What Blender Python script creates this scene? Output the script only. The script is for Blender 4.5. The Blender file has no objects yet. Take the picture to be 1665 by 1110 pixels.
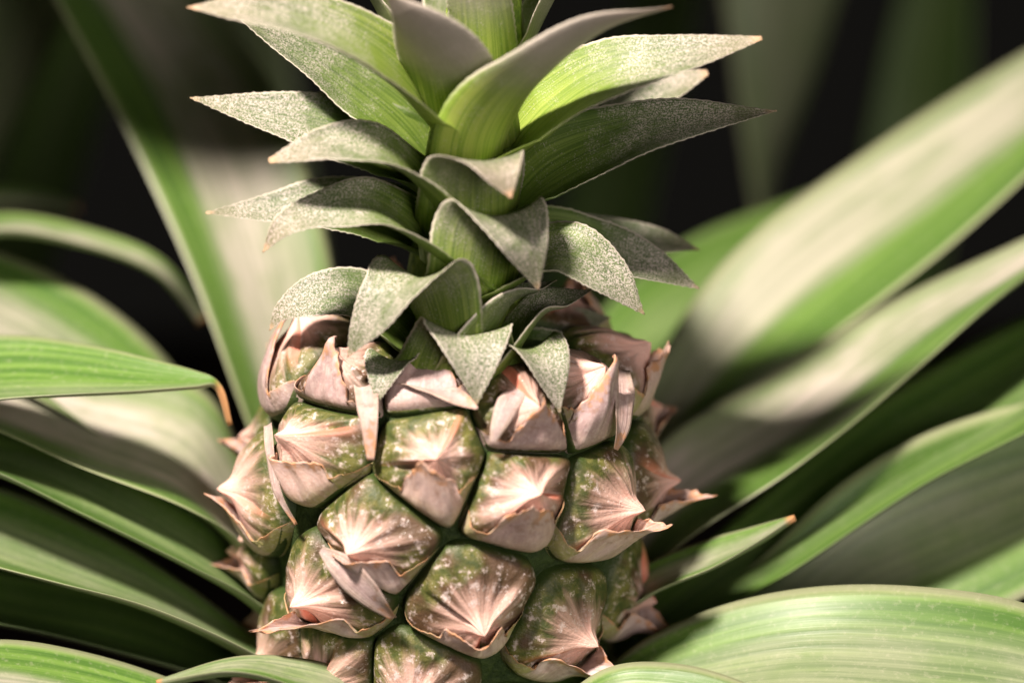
import bpy, math, random
import numpy as np
from mathutils import Vector, noise

random.seed(7); rng = np.random.default_rng(7)
sc = bpy.context.scene
col = sc.collection

# ------------------------------------------------------------------ camera
LENS, SENSOR, DIST, PITCH = 85.0, 36.0, 0.53, math.radians(15)
W0, H0 = 1665.0, 1110.0
FOC = np.array([0, 0, 0.42])
VD = np.array([0, math.cos(PITCH), -math.sin(PITCH)])
VU = np.array([0, math.sin(PITCH), math.cos(PITCH)])
VR = np.array([1.0, 0, 0])
CAM = FOC - VD * DIST
cd = bpy.data.cameras.new('camera'); cam = bpy.data.objects.new('camera', cd); col.objects.link(cam)
cam.location = CAM; cam.rotation_euler = (math.pi/2 - PITCH, 0, 0)
cd.lens = LENS; cd.sensor_width = SENSOR; cd.clip_start = 0.01; cd.clip_end = 50
cd.dof.use_dof = True; cd.dof.focus_distance = DIST; cd.dof.aperture_fstop = 4.2; cd.dof.aperture_blades = 7
sc.camera = cam

# ------------------------------------------------------------------ world, lamps, exposure
w = bpy.data.worlds.new('World'); sc.world = w; w.use_nodes = True
bg = w.node_tree.nodes['Background']; bg.inputs[0].default_value = (1.0, 0.92, 0.8, 1); bg.inputs[1].default_value = 0.006
def lamp(name, loc, target, size, power, color):
    l = bpy.data.lights.new(name, 'AREA'); l.shape = 'DISK'; l.size = size; l.energy = power; l.color = color
    o = bpy.data.objects.new(name, l); col.objects.link(o); o.location = loc
    d = Vector(target) - Vector(loc); o.rotation_euler = d.to_track_quat('-Z', 'Y').to_euler()
    return o
def spot(name, loc, target, radius, power, cone, blend, color):
    l = bpy.data.lights.new(name, 'SPOT'); l.shadow_soft_size = radius; l.energy = power; l.color = color
    l.spot_size = math.radians(cone); l.spot_blend = blend
    o = bpy.data.objects.new(name, l); col.objects.link(o); o.location = loc
    d = Vector(target) - Vector(loc); o.rotation_euler = d.to_track_quat('-Z', 'Y').to_euler()
    return o
spot('key_lamp', (-0.32, -0.36, 1.14), (0.026, 0.03, 0.40), 0.05, 98, 30, 0.6, (1.0, 0.87, 0.79))
lamp('fill_lamp', (0.40, -0.95, 0.62), (0, 0.02, 0.42), 0.5, 5.5, (1.0, 0.88, 0.83))
vs = sc.view_settings; vs.view_transform = 'Standard'; vs.look = 'None'; vs.exposure = 0.05; vs.gamma = 1

# ------------------------------------------------------------------ pixel helpers
Y0 = 0.021                                    # vertical plane that holds the fruit's axis
def ray(px, py):
    k = SENSOR / LENS / W0
    return VD + VR * ((px - W0/2) * k) - VU * ((py - H0/2) * k)
def Q(px, py, dy):                            # point seen at a pixel, dy mm behind (+) / before (-) the axis plane
    r = ray(px, py); t = (Y0 + dy*0.001 - CAM[1]) / r[1]
    return CAM + r * t
def pxm(p):                                   # metres per photo pixel at a point
    return float((p - CAM) @ VD) * SENSOR / LENS / W0
A_pts = [Q(705, 1250, 0), Q(712, 1100, 0), Q(745, 600, 0), Q(770, 250, 0), Q(792, -60, 0), Q(800, -220, 0)]
Az = np.array([p[2] for p in A_pts]); Axx = np.array([p[0] for p in A_pts])
def axis(z): return np.array([np.interp(z, Az, Axx), Y0, z])

# ------------------------------------------------------------------ mesh helpers
def obj(name, verts, faces, mat, parent=None, attr=None, smooth=True, color=None, loc=None):
    me = bpy.data.meshes.new(name)
    V = np.asarray(verts, dtype=float)
    if loc is not None: V = V - np.asarray(loc)
    me.from_pydata(V.tolist(), [], faces)
    if attr is not None:
        a = me.attributes.new('pd', 'FLOAT_COLOR', 'POINT')
        a.data.foreach_set('color', np.asarray(attr, dtype=np.float32).ravel())
    if smooth: me.polygons.foreach_set('use_smooth', [True]*len(me.polygons))
    me.materials.append(mat); me.update()
    o = bpy.data.objects.new(name, me); col.objects.link(o)
    if loc is not None: o.location = loc
    if parent is not None:
        o.parent = parent
        o.matrix_parent_inverse = parent_inv(parent)
    if color is not None: o.color = color
    return o
def world_mat(o):
    from mathutils import Matrix
    m = Matrix.LocRotScale(o.location, o.rotation_euler, o.scale)
    return (world_mat(o.parent) @ o.matrix_parent_inverse @ m) if o.parent else m
def parent_inv(p): return world_mat(p).inverted()
def catmull(P, n):
    P = np.asarray(P, float)
    d = np.r_[0, np.cumsum(np.maximum(np.linalg.norm(np.diff(P[:, :3], axis=0), axis=1), 1e-6)**0.6)]
    E = np.vstack([2*P[0]-P[1], P, 2*P[-1]-P[-2]]); de = np.r_[d[0]-(d[1]-d[0]), d, d[-1]+(d[-1]-d[-2])]
    out = []
    for t in np.linspace(0, d[-1], n):
        i = min(max(np.searchsorted(d, t, 'right')-1, 0), len(d)-2)
        t0, t1, t2, t3 = de[i:i+4]; p0, p1, p2, p3 = E[i:i+4]
        a1 = (t1-t)/(t1-t0)*p0+(t-t0)/(t1-t0)*p1; a2 = (t2-t)/(t2-t1)*p1+(t-t1)/(t2-t1)*p2; a3 = (t3-t)/(t3-t2)*p2+(t-t2)/(t3-t2)*p3
        b1 = (t2-t)/(t2-t0)*a1+(t-t0)/(t2-t0)*a2; b2 = (t3-t)/(t3-t1)*a2+(t-t1)/(t3-t1)*a3
        out.append((t2-t)/(t2-t1)*b1+(t-t1)/(t2-t1)*b2)
    return np.array(out)
def nrm(a): return a / np.maximum(np.linalg.norm(a, axis=-1, keepdims=True), 1e-12)
def sheet(name, G, N, S, Vv, thick, mat, parent, color=None):
    """closed thin leaf: grid G (n,m,3) upper side, offset along -N for the lower side"""
    n, m = G.shape[:2]
    edge = 1 - np.abs(Vv)**6
    th = thick * (0.12 + 0.88*edge)
    B = G - N * th[..., None]
    verts = np.vstack([G.reshape(-1, 3), B.reshape(-1, 3)])
    att = np.zeros((2, n, m, 4)); att[0, ..., 0] = S; att[1, ..., 0] = S
    att[:, ..., 1] = Vv*0.5+0.5; att[1, ..., 2] = 1; att[..., 3] = 1
    f = []; o = n*m
    for i in range(n-1):
        for j in range(m-1):
            a = i*m+j; q = (a, a+1, a+m+1, a+m)
            f.append(q); f.append(tuple(o+x for x in reversed(q)))
    for i in range(n-1):
        a = i*m; f.append((a, a+m, o+a+m, o+a)); a = i*m+m-1; f.append((a+m, a, o+a, o+a+m))
    for j in range(m-1):
        a = j; f.append((a+1, a, o+a, o+a+1)); a = (n-1)*m+j; f.append((a, a+1, o+a+1, o+a))
    return obj(name, verts, f, mat, parent, att.reshape(-1, 4), True, color)

# ------------------------------------------------------------------ materials
class NT:
    def __init__(s, name):
        s.m = bpy.data.materials.new(name); s.m.use_nodes = True; s.t = s.m.node_tree
        s.b = s.t.nodes['Principled BSDF']; s.out = s.t.nodes['Material Output']
    def n(s, typ, **kw):
        x = s.t.nodes.new(typ)
        for k, v in kw.items(): setattr(x, k, v)
        return x
    def put(s, sock, v):
        if hasattr(v, 'is_output') or isinstance(v, bpy.types.NodeSocket): s.t.links.new(v, sock)
        elif isinstance(v, (tuple, list)): sock.default_value = tuple(v) + ((1,) if len(v) == 3 and sock.type == 'RGBA' else ())
        else: sock.default_value = v
    def math(s, op, a, b=0.0, c=0.0, clamp=False):
        x = s.n('ShaderNodeMath', operation=op, use_clamp=clamp)
        for i, v in enumerate((a, b, c)): s.put(x.inputs[i], v)
        return x.outputs[0]
    def ss(s, x, lo, hi, a=0.0, b=1.0):
        r = s.n('ShaderNodeMapRange', interpolation_type='SMOOTHSTEP')
        for i, v in enumerate((x, lo, hi, a, b)): s.put(r.inputs[i], v)
        return r.outputs[0]
    def mix(s, f, a, b, blend='MIX'):
        x = s.n('ShaderNodeMix', data_type='RGBA', blend_type=blend)
        s.put(x.inputs[0], f); s.put(x.inputs[6], a); s.put(x.inputs[7], b)
        return x.outputs[2]
    def noise(s, vec, scale, detail=2, rough=0.5):
        x = s.n('ShaderNodeTexNoise'); s.put(x.inputs['Vector'], vec); s.put(x.inputs['Scale'], scale)
        x.inputs['Detail'].default_value = detail; x.inputs['Roughness'].default_value = rough
        return x.outputs['Fac']
    def comb(s, a, b, c):
        x = s.n('ShaderNodeCombineXYZ')
        for i, v in enumerate((a, b, c)): s.put(x.inputs[i], v)
        return x.outputs[0]
    def pd(s):
        a = s.n('ShaderNodeAttribute', attribute_name='pd'); sp = s.n('ShaderNodeSeparateColor')
        s.t.links.new(a.outputs['Color'], sp.inputs[0]); return sp.outputs[0], sp.outputs[1], sp.outputs[2]
    def oc(s):
        a = s.n('ShaderNodeObjectInfo'); sp = s.n('ShaderNodeSeparateColor')
        s.t.links.new(a.outputs['Color'], sp.inputs[0]); return sp.outputs[0], sp.outputs[1], sp.outputs[2], a.outputs['Random']
    def pos(s): return s.n('ShaderNodeTexCoord').outputs['Object']
    def bump(s, h, strength, dist):
        x = s.n('ShaderNodeBump'); s.put(x.inputs['Height'], h); x.inputs['Strength'].default_value = strength; x.inputs['Distance'].default_value = dist
        s.t.links.new(x.outputs[0], s.b.inputs['Normal']); return x.outputs[0]
    def leafy(s, color, transl, rough=0.5, spec=0.4, nrmsock=None):
        s.put(s.b.inputs['Base Color'], color); s.put(s.b.inputs['Roughness'], rough); s.b.inputs['Specular IOR Level'].default_value = spec
        if transl > 0:
            tr = s.n('ShaderNodeBsdfTranslucent'); mx = s.n('ShaderNodeMixShader'); mx.inputs[0].default_value = transl
            s.put(tr.inputs[0], color)
            s.t.links.new(s.b.outputs[0], mx.inputs[1]); s.t.links.new(tr.outputs[0], mx.inputs[2]); s.t.links.new(mx.outputs[0], s.out.inputs[0])
        return s.m

def mat_crown():
    k = NT('crown_leaf'); S, V, side = k.pd(); silver, lime, tan, rnd = k.oc(); P = k.pos()
    av = k.math('ABSOLUTE', k.math('MULTIPLY_ADD', V, 2.0, -1.0))
    stripe = k.noise(k.comb(k.math('MULTIPLY', V, 46.0), k.math('MULTIPLY', S, 1.6), k.math('MULTIPLY', rnd, 50.0)), 1.0, 3, 0.6)
    patch = k.noise(P, 170.0, 3, 0.6)
    green = k.mix(k.ss(stripe, 0.35, 0.7), (0.022, 0.058, 0.01), (0.075, 0.145, 0.025))
    limec = k.mix(k.ss(stripe, 0.35, 0.7), (0.19, 0.30, 0.035), (0.38, 0.47, 0.09))
    base = k.mix(k.math('MULTIPLY', lime, k.ss(S, 0.88, 0.22)), green, limec)
    sp = k.noise(P, 2800.0, 2, 0.6)
    spk = k.ss(sp, 0.42, 0.60)
    amount = k.math('MULTIPLY', k.math('MULTIPLY', silver, k.math('MULTIPLY_ADD', side, -0.45, 1.0)), k.ss(k.math('ADD', S, k.math('MULTIPLY_ADD', patch, 0.5, -0.25)), 0.38, 0.72))
    amount = k.math('ADD', amount, k.math('MULTIPLY', k.math('MULTIPLY', k.ss(sp, 0.58, 0.68), 0.5), k.ss(patch, 0.35, 0.6)), clamp=True)
    vein = k.noise(k.comb(k.math('MULTIPLY', V, 60.0), k.math('MULTIPLY', S, 14.0), k.math('MULTIPLY', rnd, 40.0)), 1.0, 2, 0.6)
    amount = k.math('MULTIPLY', amount, k.math('MULTIPLY', k.ss(vein, 0.3, 0.62, 0.45, 1.15), k.ss(k.noise(P, 120.0, 3, 0.6), 0.32, 0.55, 0.5, 1.1)), clamp=True)
    fac = k.math('MULTIPLY', amount, k.math('MULTIPLY_ADD', spk, 0.84, 0.10), clamp=True)
    c = k.mix(fac, base, (0.56, 0.50, 0.445))
    under = k.math('MULTIPLY', side, k.math('MULTIPLY', k.math('MULTIPLY', silver, k.ss(lime, 0.85, 0.98, 0.25, 1.0)), k.ss(S, 0.36, 0.66)))
    c = k.mix(k.math('MULTIPLY', under, 0.72), c, (0.47, 0.405, 0.37))
    c = k.mix(k.math('MULTIPLY', k.ss(av, 0.94, 0.985), k.ss(S, 0.25, 0.5, 0, 0.8)), c, (0.66, 0.60, 0.50))
    c = k.mix(k.math('MULTIPLY', k.ss(S, 0.955, 0.99), tan), c, (0.62, 0.38, 0.20))
    c = k.mix(k.math('MULTIPLY', k.ss(S, 0.70, 1.0, 0.0, 0.35), tan), c, (0.52, 0.36, 0.27))
    k.bump(k.math('ADD', k.math('MULTIPLY', sp, 0.6), k.math('MULTIPLY', stripe, 0.7)), 0.5, 0.0003)
    return k.leafy(c, 0.16, 0.5, 0.35)
def mat_long():
    k = NT('long_leaf'); S, V, side = k.pd(); pale, cen, dry_tip, rnd = k.oc(); P = k.pos()
    v = k.math('MULTIPLY_ADD', V, 2.0, -1.0); av = k.math('ABSOLUTE', v)
    stripe = k.noise(k.comb(k.math('MULTIPLY', V, 22.0), k.math('MULTIPLY', S, 2.2), k.math('MULTIPLY', rnd, 50.0)), 1.0, 3, 0.6)
    broad = k.noise(k.comb(k.math('MULTIPLY', V, 4.0), k.math('MULTIPLY', S, 2.5), k.math('MULTIPLY', rnd, 90.0)), 1.0, 2, 0.5)
    patch = k.noise(k.comb(k.math('MULTIPLY', V, 3.0), k.math('MULTIPLY', S, 9.0), k.math('MULTIPLY', rnd, 30.0)), 1.0, 3, 0.6)
    green = k.mix(k.ss(stripe, 0.3, 0.72), (0.06, 0.14, 0.022), (0.15, 0.265, 0.05))
    dv = k.math('ABSOLUTE', k.math('SUBTRACT', V, cen))
    band = k.ss(k.math('ADD', dv, k.math('MULTIPLY_ADD', broad, 0.35, -0.17)), 0.38, 0.14)  # silvery band; its offset centre also paints in sheen on the steeper half
    f = k.math('MULTIPLY', band, k.math('MULTIPLY', pale, k.math('MULTIPLY', k.ss(stripe, 0.2, 0.6, 0.5, 1.0), k.ss(patch, 0.3, 0.65, 0.55, 1.1))), clamp=True)
    c = k.mix(f, green, (0.52, 0.465, 0.40))
    c = k.mix(k.math('MULTIPLY', k.math('MULTIPLY', k.ss(av, 0.86, 0.97), 0.5), k.ss(pale, 0.0, 0.3)), c, (0.48, 0.45, 0.31))
    c = k.mix(k.math('MULTIPLY', k.ss(k.noise(P, 700.0, 4, 0.7), 0.50, 0.78), 0.2), c, (0.6, 0.55, 0.42))
    c = k.mix(k.math('MULTIPLY', side, 0.4), c, (0.30, 0.31, 0.22))
    c = k.mix(k.ss(S, k.math('MULTIPLY_ADD', dry_tip, -0.1, 0.975), k.math('MULTIPLY_ADD', dry_tip, -0.09, 0.995), 0.0, 0.9), c, (0.60, 0.30, 0.13))  # dry orange tip, reach set per leaf
    k.bump(stripe, 0.35, 0.0006)
    return k.leafy(c, 0.12, 0.42, 0.45)
def mat_fruitlet():
    k = NT('fruitlet_skin'); R, sep, T = k.pd(); a, b, c3, rnd = k.oc(); P = k.pos()
    rad = k.noise(k.comb(k.math('MULTIPLY', T, 30.0), k.math('MULTIPLY', R, 1.2), k.math('MULTIPLY', rnd, 60.0)), 1.0, 3, 0.6)
    blot = k.noise(P, 260.0, 3, 0.6); fine = k.noise(P, 1500.0, 3, 0.65)
    big = k.noise(P, 90.0, 2, 0.5); mid = k.noise(P, 600.0, 4, 0.7)
    green = k.mix(k.ss(blot, 0.35, 0.65), (0.045, 0.062, 0.012), (0.15, 0.145, 0.035))
    green = k.mix(k.ss(k.math('ADD', big, k.math('MULTIPLY_ADD', b, 0.24, -0.12)), 0.46, 0.60, 0.0, 0.9), green, (0.095, 0.05, 0.028))
    rr = k.math('ADD', k.math('ADD', R, k.math('MULTIPLY_ADD', rad, 0.9, -0.45)), k.math('MULTIPLY_ADD', a, 0.3, -0.15))
    c = k.mix(k.ss(rr, 0.78, 0.32, 0.0, 0.92), green, (0.52, 0.335, 0.27))
    c = k.mix(k.math('MULTIPLY', k.ss(mid, 0.50, 0.64, 0.0, 0.8), k.ss(blot, 0.44, 0.60)), c, (0.64, 0.53, 0.49))
    c = k.mix(k.ss(rr, 0.40, 0.05), c, (0.79, 0.50, 0.41))
    c = k.mix(k.math('MULTIPLY', k.ss(sep, 0.3, 0.85, 0.0, 0.9), k.ss(R, 0.92, 0.5)), c, (0.66, 0.21, 0.13))
    c = k.mix(k.math('MULTIPLY', k.ss(fine, 0.64, 0.70), k.ss(blot, 0.50, 0.6)), c, (0.80, 0.76, 0.70))
    c = k.mix(k.ss(R, 0.88, 0.99), c, (0.03, 0.055, 0.01))
    k.bump(k.math('ADD', k.math('MULTIPLY', rad, 0.8), k.math('MULTIPLY', fine, 0.5)), 0.6, 0.0007)
    k.b.inputs['Subsurface Weight'].default_value = 0.05; k.b.inputs['Subsurface Radius'].default_value = (0.004, 0.002, 0.001); k.b.inputs['Subsurface Scale'].default_value = 0.5
    return k.leafy(c, 0, 0.5, 0.4)
def mat_bract():
    k = NT('bract_skin'); T, V, side = k.pd(); pink, grn, c3, rnd = k.oc(); P = k.pos()
    av = k.math('ABSOLUTE', k.math('MULTIPLY_ADD', V, 2.0, -1.0))
    vein = k.noise(k.comb(k.math('MULTIPLY', V, 26.0), k.math('MULTIPLY', T, 1.2), k.math('MULTIPLY', rnd, 60.0)), 1.0, 3, 0.6)
    fine = k.noise(P, 1300.0, 3, 0.6); blot = k.noise(P, 230.0, 2, 0.6); mid = k.noise(P, 420.0, 3, 0.6)
    paper = k.mix(k.ss(vein, 0.35, 0.68), (0.44, 0.31, 0.27), (0.80, 0.64, 0.57))
    paper = k.mix(k.math('MULTIPLY', k.ss(blot, 0.40, 0.62), 0.6), paper, (0.46, 0.36, 0.37))
    paper = k.mix(k.math('MULTIPLY', rnd, 0.55), paper, (0.66, 0.44, 0.34))
    paper = k.mix(k.math('MULTIPLY', k.ss(pink, 0.65, 0.9), k.ss(mid, 0.3, 0.6, 0.35, 0.85)), paper, (0.40, 0.28, 0.27))  # mauve bract tone, deepened on the top row for the crown's shade
    green = k.mix(vein, (0.20, 0.23, 0.05), (0.40, 0.36, 0.13))
    g = k.math('MULTIPLY_ADD', k.ss(T, 0.5, 0.05), grn, k.math('MULTIPLY', k.ss(av, 0.42, 0.58, 0.0, 0.9), k.ss(grn, 0.05, 0.25)), clamp=True)
    c = k.mix(k.math('MULTIPLY', g, k.ss(vein, 0.25, 0.6, 0.45, 1.0)), paper, green)
    c = k.mix(k.math('MULTIPLY', k.ss(fine, 0.5, 0.66), 0.3), c, (0.70, 0.60, 0.55))
    c = k.mix(k.math('MULTIPLY', k.ss(mid, 0.52, 0.7), k.ss(T, 0.3, 0.95, 0.1, 0.75)), c, (0.25, 0.13, 0.075))
    c = k.mix(k.math('MULTIPLY', k.ss(k.math('ADD', T, k.math('MULTIPLY_ADD', mid, 0.5, -0.2)), 0.84, 1.04, 0.0, 0.95), k.ss(mid, 0.36, 0.62, 0.25, 1.0)), c, (0.60, 0.31, 0.16))
    k.bump(k.math('ADD', vein, k.math('MULTIPLY', fine, 0.4)), 0.45, 0.0006)
    return k.leafy(c, 0.14, 0.5, 0.4)
def mat_simple(name, c1, c2, scale, rough=0.7):
    k = NT(name); P = k.pos(); f = k.noise(P, scale, 5, 0.65)
    c = k.mix(k.ss(f, 0.35, 0.65), c1, c2); k.bump(f, 0.6, 0.004); return k.leafy(c, 0, rough, 0.3)
M_crown, M_long, M_fruitlet, M_bract = mat_crown(), mat_long(), mat_fruitlet(), mat_bract()
M_core = mat_simple('fruit_groove', (0.015, 0.032, 0.006), (0.04, 0.065, 0.014), 300)
M_stem = mat_simple('stem', (0.12, 0.20, 0.03), (0.28, 0.38, 0.06), 400)
M_soil = mat_simple('soil', (0.012, 0.008, 0.006), (0.045, 0.026, 0.018), 60, 0.9)

# ------------------------------------------------------------------ ground
def build_soil():
    n = 60; xs = np.linspace(-1.2, 1.2, n); v = []; f = []
    for y in xs:
        for x in xs:
            v.append((x, y+0.4, 0.012*noise.fractal(Vector((x*9, y*9, 0)), 1, 2, 4)))
    for i in range(n-1):
        for j in range(n-1): f.append((i*n+j, i*n+j+1, (i+1)*n+j+1, (i+1)*n+j))
    o = obj('soil', v, f, M_soil); o['kind'] = 'structure'; return o
build_soil()

# ------------------------------------------------------------------ plant roots (empties)
def empty(name, loc, label, cat):
    o = bpy.data.objects.new(name, None); col.objects.link(o); o.location = loc; o.empty_display_size = 0.02
    o['label'] = label; o['category'] = cat; return o
plant = empty('pineapple_plant', (axis(0.3)[0], Y0, 0.0), 'pineapple plant with a young pink and green fruit, leafy crown and long arching leaves', 'pineapple plant')

# ------------------------------------------------------------------ fruit
prof = [(536, 40), (541, 120), (549, 185), (566, 236), (600, 268), (660, 287), (725, 298), (800, 298), (900, 286), (1000, 268), (1100, 250), (1200, 220), (1270, 150), (1300, 60)]
pz, pr = [], []
for py, r in prof:
    p = Q(745, py, 0); pz.append(p[2]); pr.append(r*pxm(p))
pz = np.array(pz[::-1]); pr = np.array(pr[::-1])
zz = np.linspace(pz[0], pz[-1], 200); rr_ = np.interp(zz, pz, pr)
ker = np.hanning(15); ker /= ker.sum(); rr_s = np.convolve(np.pad(rr_, 7, mode='edge'), ker, 'valid')
arc = np.r_[0, np.cumsum(np.hypot(np.diff(zz), np.diff(rr_s)))]
drdz = np.gradient(rr_s, zz)
def Rz(z): return np.interp(z, zz, rr_s)
def fsurf(phi, a):                            # azimuth, arc length along the profile -> point, normal
    z = np.interp(a, arc, zz); r = Rz(z); s = np.interp(z, zz, drdz)
    c = np.array([np.interp(z, Az, Axx), np.full_like(z, Y0), z]) if np.ndim(z) else axis(z)
    e = np.array([np.sin(phi), -np.cos(phi), np.zeros_like(phi)])
    n = np.array([np.sin(phi), -np.cos(phi), -s]) if np.ndim(z) else np.array([math.sin(phi), -math.cos(phi), -s])
    return (c + e*r).T, (n / np.linalg.norm(n, axis=0)).T
nphi = 96; cv = []; cf = []
zs = zz[::4]
for z in zs:
    c = axis(z)
    for i in range(nphi):
        p = 2*math.pi*i/nphi; r = Rz(z) - 0.0006; cv.append(c + np.array([math.sin(p)*r, -math.cos(p)*r, 0]))
for k_ in range(len(zs)-1):
    for i in range(nphi):
        j = (i+1) % nphi; cf.append((k_*nphi+i, k_*nphi+j, (k_+1)*nphi+j, (k_+1)*nphi+i))
cf.append(tuple(range(nphi))[::-1]); cf.append(tuple((len(zs)-1)*nphi+i for i in range(nphi)))
fruit = obj('fruit', cv, cf, M_core, plant)

def hit(px, py, infl=0.005):
    r = ray(px, py); r = r/np.linalg.norm(r)
    for t in np.arange(0.42, 0.66, 0.0004):
        p = CAM + r*t
        if zz[0] < p[2] < zz[-1]:
            a = axis(p[2]); d = math.hypot(p[0]-a[0], p[1]-a[1])
            if d < Rz(p[2]) + infl:
                return math.atan2(p[0]-a[0], -(p[1]-a[1])), float(np.interp(p[2], zz, arc))
    return hit(px, py, infl+0.002)
def flank(deg, py): return math.radians(deg), float(np.interp(Q(745, py, 0)[2], zz, arc))
# site, apex shift (u, v as a share of the cell), bract tip sideways, bract tip lift mm, bract length
sites = []
def site(pos, ap=(0, -0.2), tipu=0.0, lift=1.6, tipv=0.1, h=6.0, sep=None, col=(0.5, 0.5), spike=0.0):
    sites.append(dict(p=pos, ap=ap, tipu=tipu, lift=lift, tipv=tipv, h=h, sep=sep if sep is not None else random.uniform(0, 6.28), col=col, spike=spike))
site(hit(700, 765), (0.12, 0.12), -0.22, 1.8, 0.02, 6.4, 1.2, (0.6, 0.6), 0.5)
site(hit(503, 728), (-0.40, 0.0), -0.05, 1.0, -0.3, 7.0, 0.5, (0.7, 0.8), 1.0)
site(hit(855, 810), (0.12, 0.05), -0.15, 1.5, -0.15, 6.6, 1.9, (0.8, 0.2), 0.5)
site(hit(598, 880), (-0.18, -0.15), -0.30, 2.0, -0.05, 6.6, 0.9, (0.6, 0.3), 0.5)
site(hit(770, 985), (0.12, -0.30), 0.0, 1.2, -0.14, 6.6, 0.7, (0.5, 0.5), 1.5)
site(hit(530, 965), (-0.40, -0.15), -0.35, 2.5, -0.1, 6.8, 0.3, (0.5, 0.5), 8.0)
site(hit(990, 825), (0.40, -0.1), 0.15, 3.0, -0.1, 7.0, 1.8, (0.7, 0.3), 5.0)
site(hit(930, 1020), (0.25, -0.2), 0.15, 3.0, -0.15, 6.6, 1.6, (0.5, 0.6), 8.0); sites[-1]['drop'] = 0.8
site(hit(670, 1120), (0, -0.1), 0, 1.0, -0.1, 6.4, 1.0, (0.4, 0.4))
site(flank(-44, 574), (-0.1, 0.1), 0.0, 1.5, 0.1, 5.5, 2.2, (0.9, 0.1))
site(hit(872, 684), (0.0, 0.0), 0.1, 1.2, 0.1, 4.6, 2.0, (0.9, 0.1))
site(flank(46, 592), (0.2, 0.1), 0.1, 2.0, 0.1, 6.0, 2.6, (0.9, 0.2), 1.0)
site(hit(690, 622), (0.0, 0.1), 0.0, 0.8, 0.1, 3.5, 2.2, (0.9, 0.1))
site(flank(-74, 775), (-0.1, 0.1), 0, 1.0, -0.05, 8.5, None, (0.8, 0.3), 1.0)
site(flank(-88, 880), (-0.1, -0.1), 0, 2.0, -0.1, 7.0, None, (0.8, 0.3), 3.0)
site(flank(-84, 582), (0, 0.3), 0, 1.0, 0.1, 7.5, None, (0.9, 0.1), 1.0)
site(flank(80, 765), (0.1, 0.0), 0, 3.0, -0.1, 7.5, None, (0.8, 0.2), 6.0)
site(flank(78, 925), (0.1, -0.25), 0, 3.0, -0.15, 7.0, None, (0.7, 0.3), 6.0); sites[-1]['drop'] = 1.2
site(hit(440, 1060), (-0.2, -0.2), 0, 3.0, -0.1, 6.4, None, (0.7, 0.3), 4.0)
nfront = len(sites)
# fill the rest of the fruit evenly
ca = rng.uniform(arc[0]+0.012, arc[-1]-0.016, 5000); cp = rng.uniform(-math.pi, math.pi, 5000)
def dist2(p, a, s):
    dp = (p - s[0] + math.pi) % (2*math.pi) - math.pi
    r = 0.5*(Rz(np.interp(a, arc, zz)) + Rz(np.interp(s[1], arc, zz)))
    return (dp*r)**2 + (a - s[1])**2
D = np.min([dist2(cp, ca, s['p']) for s in sites], axis=0)
while True:
    i = int(np.argmax(D))
    if D[i] < 0.0178**2 or len(sites) > 75: break
    ph = math.degrees(cp[i]); site((cp[i], ca[i]), (0, -0.1), random.uniform(-.2, .2), random.uniform(1.0, 2.5), random.uniform(-.15, .1), random.uniform(5.8, 6.8), None, (random.random(), random.uniform(.2, .5)), 2.5)
    D = np.minimum(D, dist2(cp, ca, sites[-1]['p']))

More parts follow.
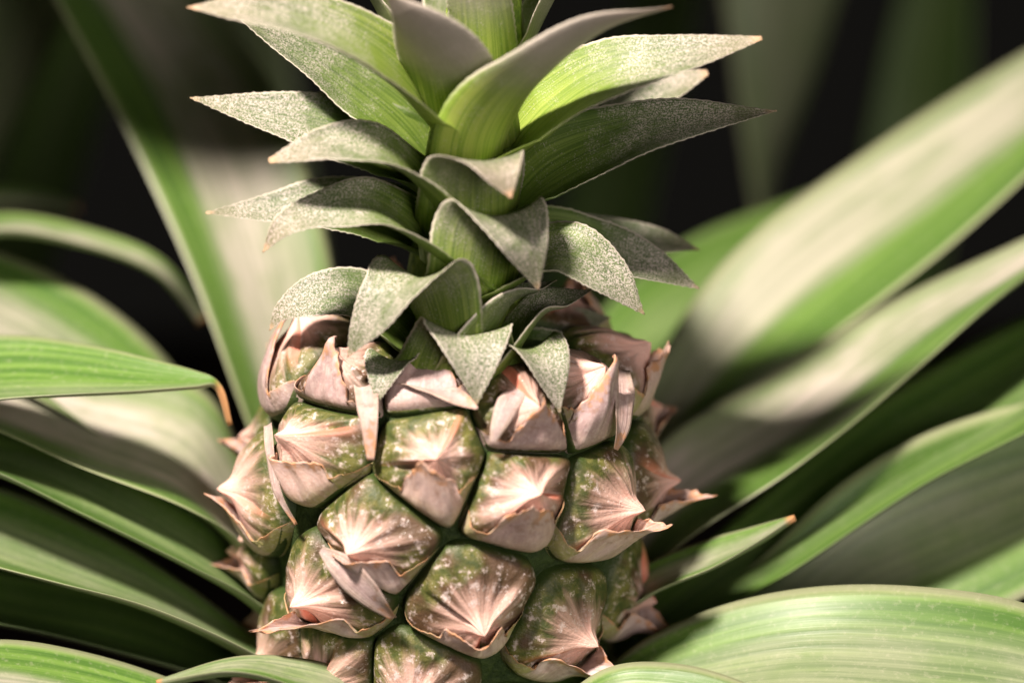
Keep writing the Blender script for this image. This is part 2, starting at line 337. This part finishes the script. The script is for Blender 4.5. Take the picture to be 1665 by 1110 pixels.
PW = 26.0
def build_fruitlet(s, idx):
    p0, a0 = s['p']; R0 = float(Rz(np.interp(a0, arc, zz)))
    nb = []
    for j, q in enumerate(sites):
        if q is s: continue
        du = ((q['p'][0]-p0 + math.pi) % (2*math.pi) - math.pi) * 0.5*(R0 + float(Rz(np.interp(q['p'][1], arc, zz)))); dv = q['p'][1]-a0
        d = math.hypot(du, dv)
        if d < 0.05: nb.append((d/2, math.atan2(dv, du)))
    def rad(th):
        th = np.asarray(th, float); acc = np.full(th.shape, (0.0150)**-PW)
        for d, t in nb:
            c = np.cos(th - t); acc += np.where(c > 0.08, (d/np.maximum(c, 0.08))**-PW, 0)
        return acc**(-1/PW)
    nt, nr = 120, 22
    th = np.linspace(0, 2*math.pi, nt, endpoint=False)
    rb = rad(th)*1.0
    rmean = rb.mean(); ap = np.array(s['ap'])*rmean
    seed = idx*7.31
    rho = np.r_[np.linspace(0.0, 0.9, nr-6), 0.93, 0.955, 0.975, 0.99, 1.0, 1.01]
    RH, TH = np.meshgrid(rho, th, indexing='ij')
    RB = rb[None, :]
    U = ap[0]*(1-RH) + RH*RB*np.cos(TH); Vv = ap[1]*(1-RH) + RH*RB*np.sin(TH)
    ph_s = ((TH - s['sep'])/(2*math.pi/3)) % 1.0
    def height(rho_, th_):
        h = s['h']*0.001
        ph = ((th_ - s['sep'])/(2*math.pi/3)) % 1.0
        prof_ = 0.50*(1-np.clip(rho_, 0, 1)**9)**0.65 + 0.62*(1-np.clip(rho_, 0, 1))**1.25
        step = 0.0023*(np.minimum(ph, (1-ph)*12) - 0.45)*np.exp(-((rho_-0.45)/0.30)**2)
        nib = 0.0024*np.exp(-(rho_/0.12)**2)
        return h*prof_ + step + nib - 0.0022*np.clip((rho_-0.96)/0.05, 0, 1)
    Hh = height(RH, TH)
    wr = np.array([[noise.noise(Vector((math.cos(t)*3.5+seed, math.sin(t)*3.5, r*2.0))) + 0.22*noise.noise(Vector((math.cos(t)*11+seed, math.sin(t)*11, r*1.5))) for t in th] for r in rho])
    Hh = Hh + 0.0009*wr*np.exp(-((RH-0.62)/0.28)**2)
    pts, nn = fsurf((p0 + U/R0).ravel(), (a0 + Vv).ravel())
    P = pts + nn*Hh.ravel()[:, None]
    sepc = np.where(ph_s > 0.5, np.clip(1-(1-ph_s)*5, 0, 1), 0) * (0.5 + 0.5*np.sin(TH*2+seed))
    att = np.stack([np.clip(RH, 0, 1).ravel(), sepc.ravel(), (TH/(2*math.pi)).ravel(), np.ones(RH.size)], 1)
    # T wraps: mirror it so that the noise has no seam
    att[:, 2] = np.abs(att[:, 2]*2-1)*0.5 + 0.5*(np.sin(TH.ravel())*0.5+0.5)*0.2
    f = []
    for i in range(len(rho)-1):
        for j in range(nt):
            j2 = (j+1) % nt; f.append((i*nt+j, i*nt+j2, (i+1)*nt+j2, (i+1)*nt+j))
    loc = fsurf(p0, a0)[0]
    obj('fruitlet', P, f, M_fruitlet, fruit, att, True, (random.random(), random.random(), 0, 1), loc)
    # ---- bract: broad skirt round the lower half, kite-shaped tongue up to the apex
    nu, ntt = 61, 20
    u = np.linspace(-1, 1, nu); t = np.linspace(0, 1, ntt)
    ang = -math.pi/2 + u*math.radians(82)
    bo = rad(ang)*0.995
    BX, BY = bo*np.cos(ang), bo*np.sin(ang)
    jag = np.array([noise.noise(Vector((x*16+seed, 3.3, 0))) + 0.5*noise.noise(Vector((x*40+seed, 1.3, 0))) for x in u])
    tw = s.get('tw', 0.46); tip = ap/rmean + np.array([s['tipu'], s['tipv']])
    au = np.abs(u); sg = np.sign(u)
    sh_v = s.get('shv', -0.26); nodes = [0, 0.04, tw, tw+0.10, 1.0]
    ex = np.interp(au, nodes, [0.0, 0.03, tw*0.92, tw+0.12, 1.0]); ev = np.interp(au, nodes, [tip[1], tip[1]-0.05, sh_v, -0.55, 99.0])
    EX = (sg*ex*0.95 + tip[0]*np.clip(1-au/tw, 0, 1))*rmean; EY = ev*rmean
    wing = np.clip((au-tw-0.10)/(0.90-tw), 0, 1)
    fw = 0.27*(1-wing**1.5)                     # the wings are a narrow band along the cell's lower border
    WX, WY = BX*(1-fw), BY*(1-fw)
    k1 = np.clip((au-tw)/0.10, 0, 1); k1 = k1*k1*(3-2*k1)
    EX = np.where(au <= tw+0.1, EX, WX)*(1-k1) + WX*k1; EY = np.where(au <= tw+0.1, EY, WY)*(1-k1) + WY*k1
    EX = EX*(1+0.03*jag); EY = EY + 0.05*jag*rmean
    Tt = np.repeat(t[:, None], nu, 1)
    X = BX[None]*(1-Tt) + EX[None]*Tt; Yy = BY[None]*(1-Tt) + EY[None]*Tt
    uu, vv, hh = U.ravel(), Vv.ravel(), Hh.ravel()
    d2 = (X.ravel()[:, None]-uu[None])**2 + (Yy.ravel()[:, None]-vv[None])**2
    wgt = np.exp(-d2/(0.0006**2)) + 1e-30; near = hh[np.argmin(d2, 1)]
    hgt = np.where(wgt.sum(1) > 1e-6, (wgt*hh[None]).sum(1)/wgt.sum(1), near).reshape(ntt, nu)
    hgt = np.maximum(hgt, -0.0022)
    tg = np.clip(1-au/(tw*1.05), 0, 1)[None]
    hgt = hgt + 0.0008*np.clip(Tt*6, 0, 1) + 0.0007*Tt**3*np.sqrt(np.clip(1-au, 0, 1))[None] + s['lift']*0.001*np.clip(tg*1.4, 0, 1)*Tt**3
    # arch of the tongue across its width and the free spike at its end
    hgt = hgt + 0.0017*np.clip(tg, 0, 1)*Tt*(1-Tt)*2
    sp = s['spike']*0.001*tg**1.5*Tt**3
    hgt = hgt + sp; Yy = Yy - s.get('drop', 0.3)*sp
    pts, nn = fsurf((p0 + X/R0).ravel(), (a0 + Yy).ravel())
    G = (pts + nn*hgt.ravel()[:, None]).reshape(ntt, nu, 3); N = nn.reshape(ntt, nu, 3)
    b = sheet('bract', G, N, Tt, np.broadcast_to(u[None, :], Tt.shape), 0.0004, M_bract, fruit, (s['col'][0], s['col'][1], 0, 1))
for i, s in enumerate(sites): build_fruitlet(s, i)

# ------------------------------------------------------------------ crown
zc0, zc1 = Q(745, 640, 0)[2], Q(792, -160, 0)[2]
sv, sf = [], []
nz, na = 30, 32
for i in range(nz):
    z = zc0 + (zc1-zc0)*i/(nz-1); c = axis(z); r = 0.0165*(1-0.6*(i/(nz-1))**0.8)
    for j in range(na):
        a = 2*math.pi*j/na; sv.append(c + np.array([math.sin(a)*r, -math.cos(a)*r, 0]))
for i in range(nz-1):
    for j in range(na):
        j2 = (j+1) % na; sf.append((i*na+j, i*na+j2, (i+1)*na+j2, (i+1)*na+j))
sf.append(tuple(range(na))[::-1]); sf.append(tuple((nz-1)*na+j for j in range(na)))
crown = obj('crown', sv, sf, M_stem, plant)

def leaf(name, pts, widths, mat, parent, color, roll=0.0, chan=(0.8, 0.28, 0.16), teeth=0.0005, thick=0.0007, n=110, m=15, tiproll=None, hdir=None, wave=0.0):
    """midrib through (px, py, mm before/behind the axis plane); half widths in photo pixels"""
    P3 = np.array([Q(*p) for p in pts]); wm = np.array([widths[i]*pxm(P3[i]) for i in range(len(pts))])
    C = catmull(np.c_[P3, wm], n); M = C[:, :3]; wd = np.maximum(C[:, 3], 0.00012)
    T = nrm(np.gradient(M, axis=0))
    if hdir is None:
        h = P3[-1] - axis(P3[0][2]); h[2] = 0
    else: h = np.array([math.sin(math.radians(hdir)), -math.cos(math.radians(hdir)), 0])
    h = h/np.linalg.norm(h)
    l = np.cross(h, [0, 0, 1.0])
    L = nrm(l[None] - (T@l)[:, None]*T); N = np.cross(L, T)
    s = np.r_[0, np.cumsum(np.linalg.norm(np.diff(M, axis=0), axis=1))]; s = s/s[-1]
    r0 = math.radians(roll); r1 = math.radians(roll if tiproll is None else tiproll)
    ro = (r0 + (r1-r0)*s)*np.clip(s/0.3, 0, 1)
    L2 = L*np.cos(ro)[:, None] + N*np.sin(ro)[:, None]; N2 = N*np.cos(ro)[:, None] - L*np.sin(ro)[:, None]
    ch = np.interp(s, [0, 0.5, 1], chan)
    v = np.linspace(-1, 1, m); v = np.sign(v)*np.abs(v)**0.85
    sd = random.uniform(0, 99)
    saw = np.array([max(0.0, ((i*0.29+sd) % 1.0)*1.6-0.6)*(0.5+0.5*noise.noise(Vector((i*0.9, sd, 0)))) for i in range(n)])*teeth
    G = np.zeros((n, m, 3))
    for j, vj in enumerate(v):
        wj = wd + (saw if abs(vj) > 0.999 else 0)*np.clip((s-0.15)*5, 0, 1)
        und = np.array([noise.noise(Vector((q*3.0+sd, vj*0.8, 1))) for q in s])*wave
        G[:, j] = M + L2*(wj*vj)[:, None] + N2*(ch*wd*(vj*vj) + und*wd*abs(vj))[:, None]
    S = np.repeat(s[:, None], m, 1); Vv = np.repeat(v[None], n, 0)
    # real normals for the thickness
    du = np.gradient(G, axis=0); dv = np.gradient(G, axis=1); NN = nrm(np.cross(dv, du)); 
    flip = np.sign(np.sum(NN*N2[:, None, :], axis=2, keepdims=True)); flip[flip == 0] = 1
    return sheet(name, G, NN*flip, S, Vv, thick*np.clip(wd/0.004, 0.3, 1)[:, None], mat, parent, color)

def cl(pts, widths, silver=0.9, lime=0.4, tan=0.5, **kw):
    kw.setdefault('wave', 0.24)
    return leaf('crown_leaf', pts, widths, M_crown, crown, (silver, lime, tan, 1), **kw)
# lowest ring
cl([(747,655,-24),(748,612,-32),(762,545,-33),(771,580,-38),(775,658,-41)], [95,104,76,46,0], 1.0, .45, .3)
cl([(805,650,-22),(832,604,-27),(860,565,-29),(890,598,-35),(911,671,-38)], [70,76,58,38,0], 1.0, .4, .3)
cl([(690,645,-22),(662,602,-27),(640,585,-29),(624,612,-34),(611,657,-37)], [66,64,48,28,0], 1.0, .3, .3)
cl([(740,635,-20),(722,550,-28),(682,452,-30),(635,480,-35),(592,532,-36),(565,580,-35)], [60,66,86,60,30,0], .95, .6, .3)
cl([(705,620,-10),(652,540,-14),(575,482,-12),(505,485,-13),(458,508,-13),(438,537,-13)], [85,82,52,40,16,0], 1.0, .3, .6, roll=38)
cl([(805,530,-13),(848,445,-19),(920,412,-22),(990,452,-23),(1048,511,-24)], [80,78,62,40,0], .9, .5, .3, roll=-28)
cl([(800,470,-2),(880,405,-3),(970,408,-3),(1060,433,-4),(1137,469,-5)], [75,68,54,33,0], 1.0, .3, .3, roll=-42)
cl([(800,460,8),(900,394,12),(1000,387,14),(1080,395,14),(1138,406,14)], [60,54,38,24,0], .8, .1, .5, roll=-35)
cl([(775,560,-16),(785,460,-26),(812,350,-30),(850,390,-36),(876,472,-35)], [78,88,84,48,0], .9, .8, .4)
cl([(740,500,-14),(697,405,-22),(612,340,-27),(530,345,-28),(462,368,-30),(427,410,-30)], [88,84,62,42,22,0], .85, .5, .8, roll=28)
cl([(720,440,0),(640,370,0),(540,338,0),(440,341,0),(334,346,-1)], [75,68,52,30,0], .95, .3, .5, roll=42)
# small dark ones on the right of the base
cl([(800,640,-16),(838,560,-22),(880,500,-18),(962,471,-10)], [82,86,46,0], .8, .5, .3, roll=-25)
cl([(775,640,-18),(790,560,-24),(830,490,-22),(905,455,-14)], [88,92,50,0], .7, .5, .3, roll=-15)
cl([(815,590,4),(890,545,8),(945,525,10),(994,516,10)], [52,44,30,0], .7, .1, .4, roll=-30)
cl([(815,600,8),(880,565,12),(930,552,14),(972,539,14)], [52,40,28,0], .7, .1, .5, roll=-30)
cl([(815,610,-3),(880,572,-6),(925,575,-8),(965,600,-8)], [52,46,28,0], .8, .1, .3, roll=-30)
# middle ring
cl([(740,430,-14),(702,325,-22),(625,250,-27),(530,240,-29),(437,262,-31)], [90,88,64,42,5], .85, .6, .7, roll=28)
cl([(730,345,2),(640,255,2),(530,208,2),(420,182,2),(309,159,2)], [80,74,58,34,0], .95, .3, .4, roll=45)
cl([(740,320,5),(665,205,5),(560,118,5),(460,58,5),(365,8,5)], [85,84,66,42,0], .7, .4, .3, roll=40)
cl([(800,395,-4),(880,295,-8),(980,238,-10),(1110,200,-10),(1263,180,-10)], [95,84,72,44,0], .75, .3, .4, roll=-40)
cl([(800,300,10),(900,235,14),(1000,175,16),(1090,142,18),(1151,118,18)], [65,58,48,34,5], .95, .2, .5, roll=-35)
cl([(772,450,-14),(770,350,-24),(778,266,-31),(812,276,-40),(831,322,-42)], [80,88,80,40,0], .8, .84, .9)
# upper ring
cl([(748,290,-6),(686,172,-17),(580,72,-26),(450,22,-29),(304,12,-30)], [80,86,82,52,0], .75, 1.0, .7, roll=35)
cl([(800,310,-8),(865,220,-13),(955,145,-16),(1080,100,-18),(1239,62,-18)], [95,90,80,52,4], .8, .9, .7, roll=-38)
cl([(790,310,-14),(805,210,-24),(875,115,-30),(970,45,-34),(1093,11,-35)], [78,84,72,44,4], 1.0, 1.0, .8, roll=8)
cl([(755,260,-10),(735,190,-18),(715,110,-27),(680,45,-34),(626,-14,-38)], [75,92,88,56,0], 1.0, 1.0, .4)
cl([(800,240,2),(850,95,4),(905,-20,4),(960,-130,2)], [80,90,76,0], .5, 1.0, .3)
cl([(720,230,4),(640,60,5),(570,-60,4),(480,-160,0)], [85,100,80,0], .5, 1.0, .3)
cl([(785,200,-8),(782,70,-13),(768,-50,-18),(740,-170,-22)], [52,55,45,0], .75, 1.0, .3)
cl([(800,190,-4),(815,50,-6),(830,-80,-8),(850,-220,-10)], [45,48,40,0], .2, 1.0, .3)
cl([(790,200,6),(790,40,8),(780,-100,12),(770,-240,20)], [60,60,45,0], .3, 1.0, .3)
# rear of the crown
for (bx, by, tx, ty, dy) in [(770,480,690,330,48),(780,430,850,250,52),(760,320,640,110,46),(790,300,900,90,50),(775,180,720,-60,44),(760,560,640,470,40),(790,570,880,480,38)]:
    q = lambda t, k=0: bx+(tx-bx)*t
    cl([(bx,by,8),(q(.35),by-(by-ty)*.55,dy*.45),(q(.7),by-(by-ty)*.95,dy*.75),(tx,ty,dy)], [75,70,45,0], .8, .4, .4)

# loose papery bracts lying on the upper fruit
def hitp(px, py, infl):
    r = ray(px, py); r = r/np.linalg.norm(r)
    for t in np.arange(0.42, 0.66, 0.0003):
        p = CAM + r*t
        if zz[0] < p[2] < zz[-1]:
            a = axis(p[2])
            if math.hypot(p[0]-a[0], p[1]-a[1]) < Rz(p[2]) + infl: return p
    return Q(px, py, -10)
def strip(pl, widths, infl, green=0.1, hd=None, **kw):
    pts = [(x, y, (hitp(x, y, i*0.001)[1]-Y0)*1000) for (x, y), i in zip(pl, infl)]
    a = axis(0.4); m = Q(*pts[len(pts)//2]); hd = math.degrees(math.atan2(m[0]-a[0], -(m[1]-a[1])))
    return leaf('bract', pts, widths, M_bract, fruit, (.8, green, 0, 1), hdir=hd, chan=(0.1, 0.1, 0.2), teeth=0, thick=0.0004, n=40, m=9, wave=0.3, **kw)
strip([(588,575),(594,620),(600,680),(603,748)], [16,19,17,6], [6,7,7.5,6])
strip([(436,690),(440,740),(452,800),(482,852)], [8,11,10,5], [7,8,8,6.5])
strip([(522,893),(560,925),(600,965),(640,1004)], [6,24,26,8], [8,8.5,8.5,7])
strip([(636,622),(690,628),(740,645),(776,664)], [16,24,20,3], [5,7,8,8])
strip([(800,720),(812,690),(830,650),(860,620)], [5,14,20,16], [7,7,6,5])
strip([(1010,600),(1014,640),(1012,690),(1000,730)], [14,20,18,6], [6,8,8,7])
# ------------------------------------------------------------------ long leaves
def long_leaf(st, color, parent=plant, chan=0.22, thick=0.0012, n=90, m=17, name='long_leaf', mat=None, wave=0.08):
    """stations (upper px, py, lower px, py, mm behind the axis plane, half depth skew mm): both margins lofted"""
    A = catmull([Q(a, b, d+k) for (a, b, c_, e, d, k) in st], n); B = catmull([Q(c_, e, d-k) for (a, b, c_, e, d, k) in st], n)
    Mid = (A+B)/2; Lh = (A-B)/2; wd = np.linalg.norm(Lh, axis=1)
    T = nrm(np.gradient(Mid, axis=0)); N = nrm(np.cross(T, Lh))
    up = np.mean(N[:, 2]); N = N if up > 0 else -N
    s = np.r_[0, np.cumsum(np.linalg.norm(np.diff(Mid, axis=0), axis=1))]; s = s/s[-1]
    sd = random.uniform(0, 99); v = np.linspace(-1, 1, m); G = np.zeros((n, m, 3))
    for j, vj in enumerate(v):
        und = np.array([noise.noise(Vector((q*4.0+sd, vj*0.7, 2))) for q in s])*wave
        G[:, j] = Mid + Lh*vj + N*(chan*wd*(vj*vj-0.6) + und*wd)[:, None]
    S = np.repeat(s[:, None], m, 1); Vv = np.repeat(v[None], n, 0)
    return sheet(name, G, np.repeat(N[:, None], m, 1), S, Vv, np.full((n, 1), thick), mat or M_long, parent, color)
B0 = (690, 1330, 720, 1360)
def base(d=0, dx=0): return (B0[0]+dx, B0[1], B0[2]+dx, B0[3], d, 4)
# left
long_leaf([base(30),(640,900,520,1000,45,10),(560,640,395,680,60,12),(525,400,320,480,80,14),(450,170,225,270,105,14),(330,0,90,10,125,12),(200,-140,30,-110,140,8),(60,-260,50,-255,150,2)], (.8,.6,0,1))
long_leaf([base(20),(560,1000,500,1060,30,15),(380,760,330,900,38,22),(240,572,180,740,45,26),(120,478,40,650,52,26),(0,418,-100,580,60,24),(-150,380,-240,480,66,16),(-330,380,-330,385,70,2)], (.7,.45,0,1))
long_leaf([base(0),(560,1020,520,1080,10,15),(400,790,370,880,15,22),(330,650,300,840,18,26),(160,600,120,770,22,28),(0,560,-40,700,26,28),(-200,560,-230,650,30,16),(-380,600,-380,605,34,2)], (.95,.55,0,1))
long_leaf([base(-8),(560,1080,540,1110,-5,8),(430,960,420,990,-4,12),(330,850,300,925,-2,16),(160,752,130,840,2,18),(0,708,-30,768,6,18),(-200,690,-220,730,10,10),(-380,720,-380,725,14,2)], (.15,.5,0,1))
long_leaf([base(-16),(560,1130,540,1150,-16,8),(410,1035,395,1062,-14,14),(300,958,240,1000,-12,18),(150,868,90,962,-8,20),(0,800,-40,925,-4,20),(-200,770,-230,850,0,12),(-400,780,-400,785,4,2)], (.3,.5,0,1))
long_leaf([base(-10),(520,1150,500,1180,-6,10),(380,1050,340,1110,-2,16),(200,975,150,1060,2,20),(0,930,-50,1020,8,20),(-240,900,-260,960,14,4)], (.0,.5,0,1))
long_leaf([base(-30),(480,1210,460,1240,-40,8),(260,1105,220,1190,-44,14),(130,1066,80,1170,-48,16),(0,1050,-50,1150,-52,16),(-260,1070,-260,1075,-56,2)], (.9,.4,0,1))
long_leaf([(690,1230,680,1270,-34,4),(560,1096,540,1150,-44,8),(470,1072,450,1110,-47,8),(390,1068,370,1094,-49,6),(254,1106,254,1107,-50,1)], (.4,.7,0,1))
# right
long_leaf([base(40),(900,900,960,960,50,10),(1040,640,1130,720,66,16),(1200,420,1320,580,84,22),(1420,250,1560,400,104,24),(1665,98,1790,190,124,22),(1860,-20,1930,40,140,12),(2030,-130,2035,-125,150,2)], (.68,.72,0,1))
long_leaf([base(12),(960,930,1000,1000,18,10),(1080,722,1110,895,24,18),(1250,622,1300,770,34,24),(1480,482,1500,606,46,20),(1665,392,1680,450,56,12),(1850,300,1860,330,64,6),(1990,230,1992,232,70,1)], (.9,.68,0,1))
long_leaf([base(60),(860,800,920,860,70,10),(960,540,1060,640,112,14),(1110,400,1260,500,150,16),(1320,320,1420,400,190,16),(1500,240,1510,250,215,3)], (.1,.5,0,1))
long_leaf([base(8),(1020,1010,1060,1060,12,10),(1200,850,1260,960,18,20),(1440,660,1500,800,30,30),(1665,520,1740,680,44,30),(1860,440,1900,520,54,16),(2050,400,2050,405,60,2)], (.1,.5,0,1))
long_leaf([base(-8),(1020,1060,1080,1130,4,8),(1200,942,1260,1110,8,10),(1380,782,1440,1050,14,12),(1500,712,1560,1020,18,14),(1665,660,1730,935,24,14),(1850,640,1900,800,28,10),(2080,680,2080,685,22,2)], (.35,.5,0,1))
long_leaf([base(-2),(960,990,980,1030,-6,5),(1050,922,1060,968,-10,7),(1150,880,1165,925,-12,7),(1225,858,1235,882,-14,5),(1291,837,1291,839,-15,.5)], (.55,.5,0,1))
long_leaf([base(-24),(960,1110,1000,1200,-26,10),(1060,1040,1120,1190,-30,14),(1180,992,1240,1190,-36,18),(1320,964,1370,1200,-42,20),(1480,962,1530,1220,-46,20),(1665,990,1720,1240,-50,20),(1860,1080,1900,1260,-54,18),(2060,1240,2060,1245,-58,2)], (.35,.5,0,1))
long_leaf([base(-40),(900,1150,930,1240,-50,10),(990,1092,1040,1230,-56,14),(1080,1086,1140,1240,-60,16),(1190,1110,1240,1260,-64,14),(1420,1240,1420,1245,-68,2)], (.4,.5,0,1))
long_leaf([(700,1290,740,1310,-25,4),(850,1130,900,1170,-32,6),(910,1096,965,1130,-35,6),(950,1092,985,1112,-36,4),(1000,1120,1001,1121,-37,.5)], (.0,.5,0,1))

# neighbouring plants behind and at the left edge
nb1 = empty('neighbouring_plant', (-0.30, 0.03, 0.0), 'green leaf with dry orange curled tip reaching in from the left towards the fruit', 'leaf')
long_leaf([(-420,700,-420,760,20,6),(-200,585,-200,690,8,12),(0,549,0,657,0,14),(130,566,130,643,-3,12),(240,588,240,636,-5,7),(320,605,320,629,-6,3),(347,614,347,625,-6,1.2),(362,630,352,634,-6,.6),(378,690,372,692,-6,.3)], (.2,.12,.6,1), nb1, name='leaf')
nb2 = empty('neighbouring_plant', (-0.35, 0.22, 0.0), 'dim out-of-focus arching leaves behind at the left edge', 'plant')
long_leaf([(-300,520,-280,560,75,6),(-120,380,-120,420,75,10),(0,352,0,380,75,10),(140,372,140,402,75,8),(260,420,250,446,75,6),(340,520,325,530,85,3)], (.7,.5,0,1), nb2, name='leaf')
long_leaf([(-300,420,-280,460,150,6),(-120,310,-120,345,150,10),(0,306,0,336,150,8),(80,316,80,338,150,6),(130,335,130,340,150,2)], (.6,.5,0,1), nb2, name='leaf')
nb3 = empty('neighbouring_plant', (0.16, 0.45, 0.0), 'faint dark green leaves standing far behind the crown at the upper right', 'plant')
long_leaf([(1500,-420,1350,-430,300,8),(1400,-100,1180,-110,300,10),(1340,100,1195,100,300,10),(1275,260,1215,260,300,6),(1240,360,1232,360,300,2)], (.3,.5,0,1), nb3, name='leaf')
nb4 = empty('neighbouring_plant', (-0.36, 0.40, 0.0), 'blurred olive green leaves far behind at the upper left corner, plus added unseen shading leaves', 'plant')
long_leaf([(-200,700,-300,720,230,8),(-20,300,-140,340,230,10),(70,120,-60,160,230,12),(150,-60,0,-60,230,12),(200,-300,180,-300,230,4)], (.2,.5,0,1), nb4, name='leaf')
long_leaf([(-900,500,-1000,700,60,10),(-640,-260,-740,-200,40,14),(-300,-640,-360,-480,30,18),(60,-760,60,-560,30,18),(330,-760,330,-620,30,10),(480,-700,480,-695,30,2)], (.2,.5,0,1), nb4, name='leaf')  # unseen leaf added above the view to shade the tall left leaf's top
long_leaf([(-900,520,-1000,700,110,10),(-640,-160,-740,-100,100,14),(-260,-480,-300,-330,90,18),(60,-560,60,-400,90,18),(300,-560,300,-460,90,10),(420,-500,420,-495,90,2)], (.2,.5,0,1), nb4, name='leaf')  # second unseen leaf, added to widen that cast shade
for (x0, y0, x1, y1, x2, y2, hw, dy) in [(-150,900,60,300,260,-300,70,420),(500,700,430,200,360,-250,60,380),(900,700,1010,250,1150,-250,70,460),(1350,800,1480,300,1560,-250,80,480)]:
    long_leaf([(x0-hw*.5,y0,x0+hw*.5,y0,dy,6),((x0+x1)/2-hw,(y0+y1)/2,(x0+x1)/2+hw,(y0+y1)/2,dy,8),(x1-hw,y1,x1+hw,y1,dy,8),((x1+x2)/2-hw*.8,(y1+y2)/2,(x1+x2)/2+hw*.8,(y1+y2)/2,dy,6),(x2-2,y2,x2+2,y2,dy,2)], (.1,.5,0,1), nb3 if x0 > 700 else nb4, name='leaf')
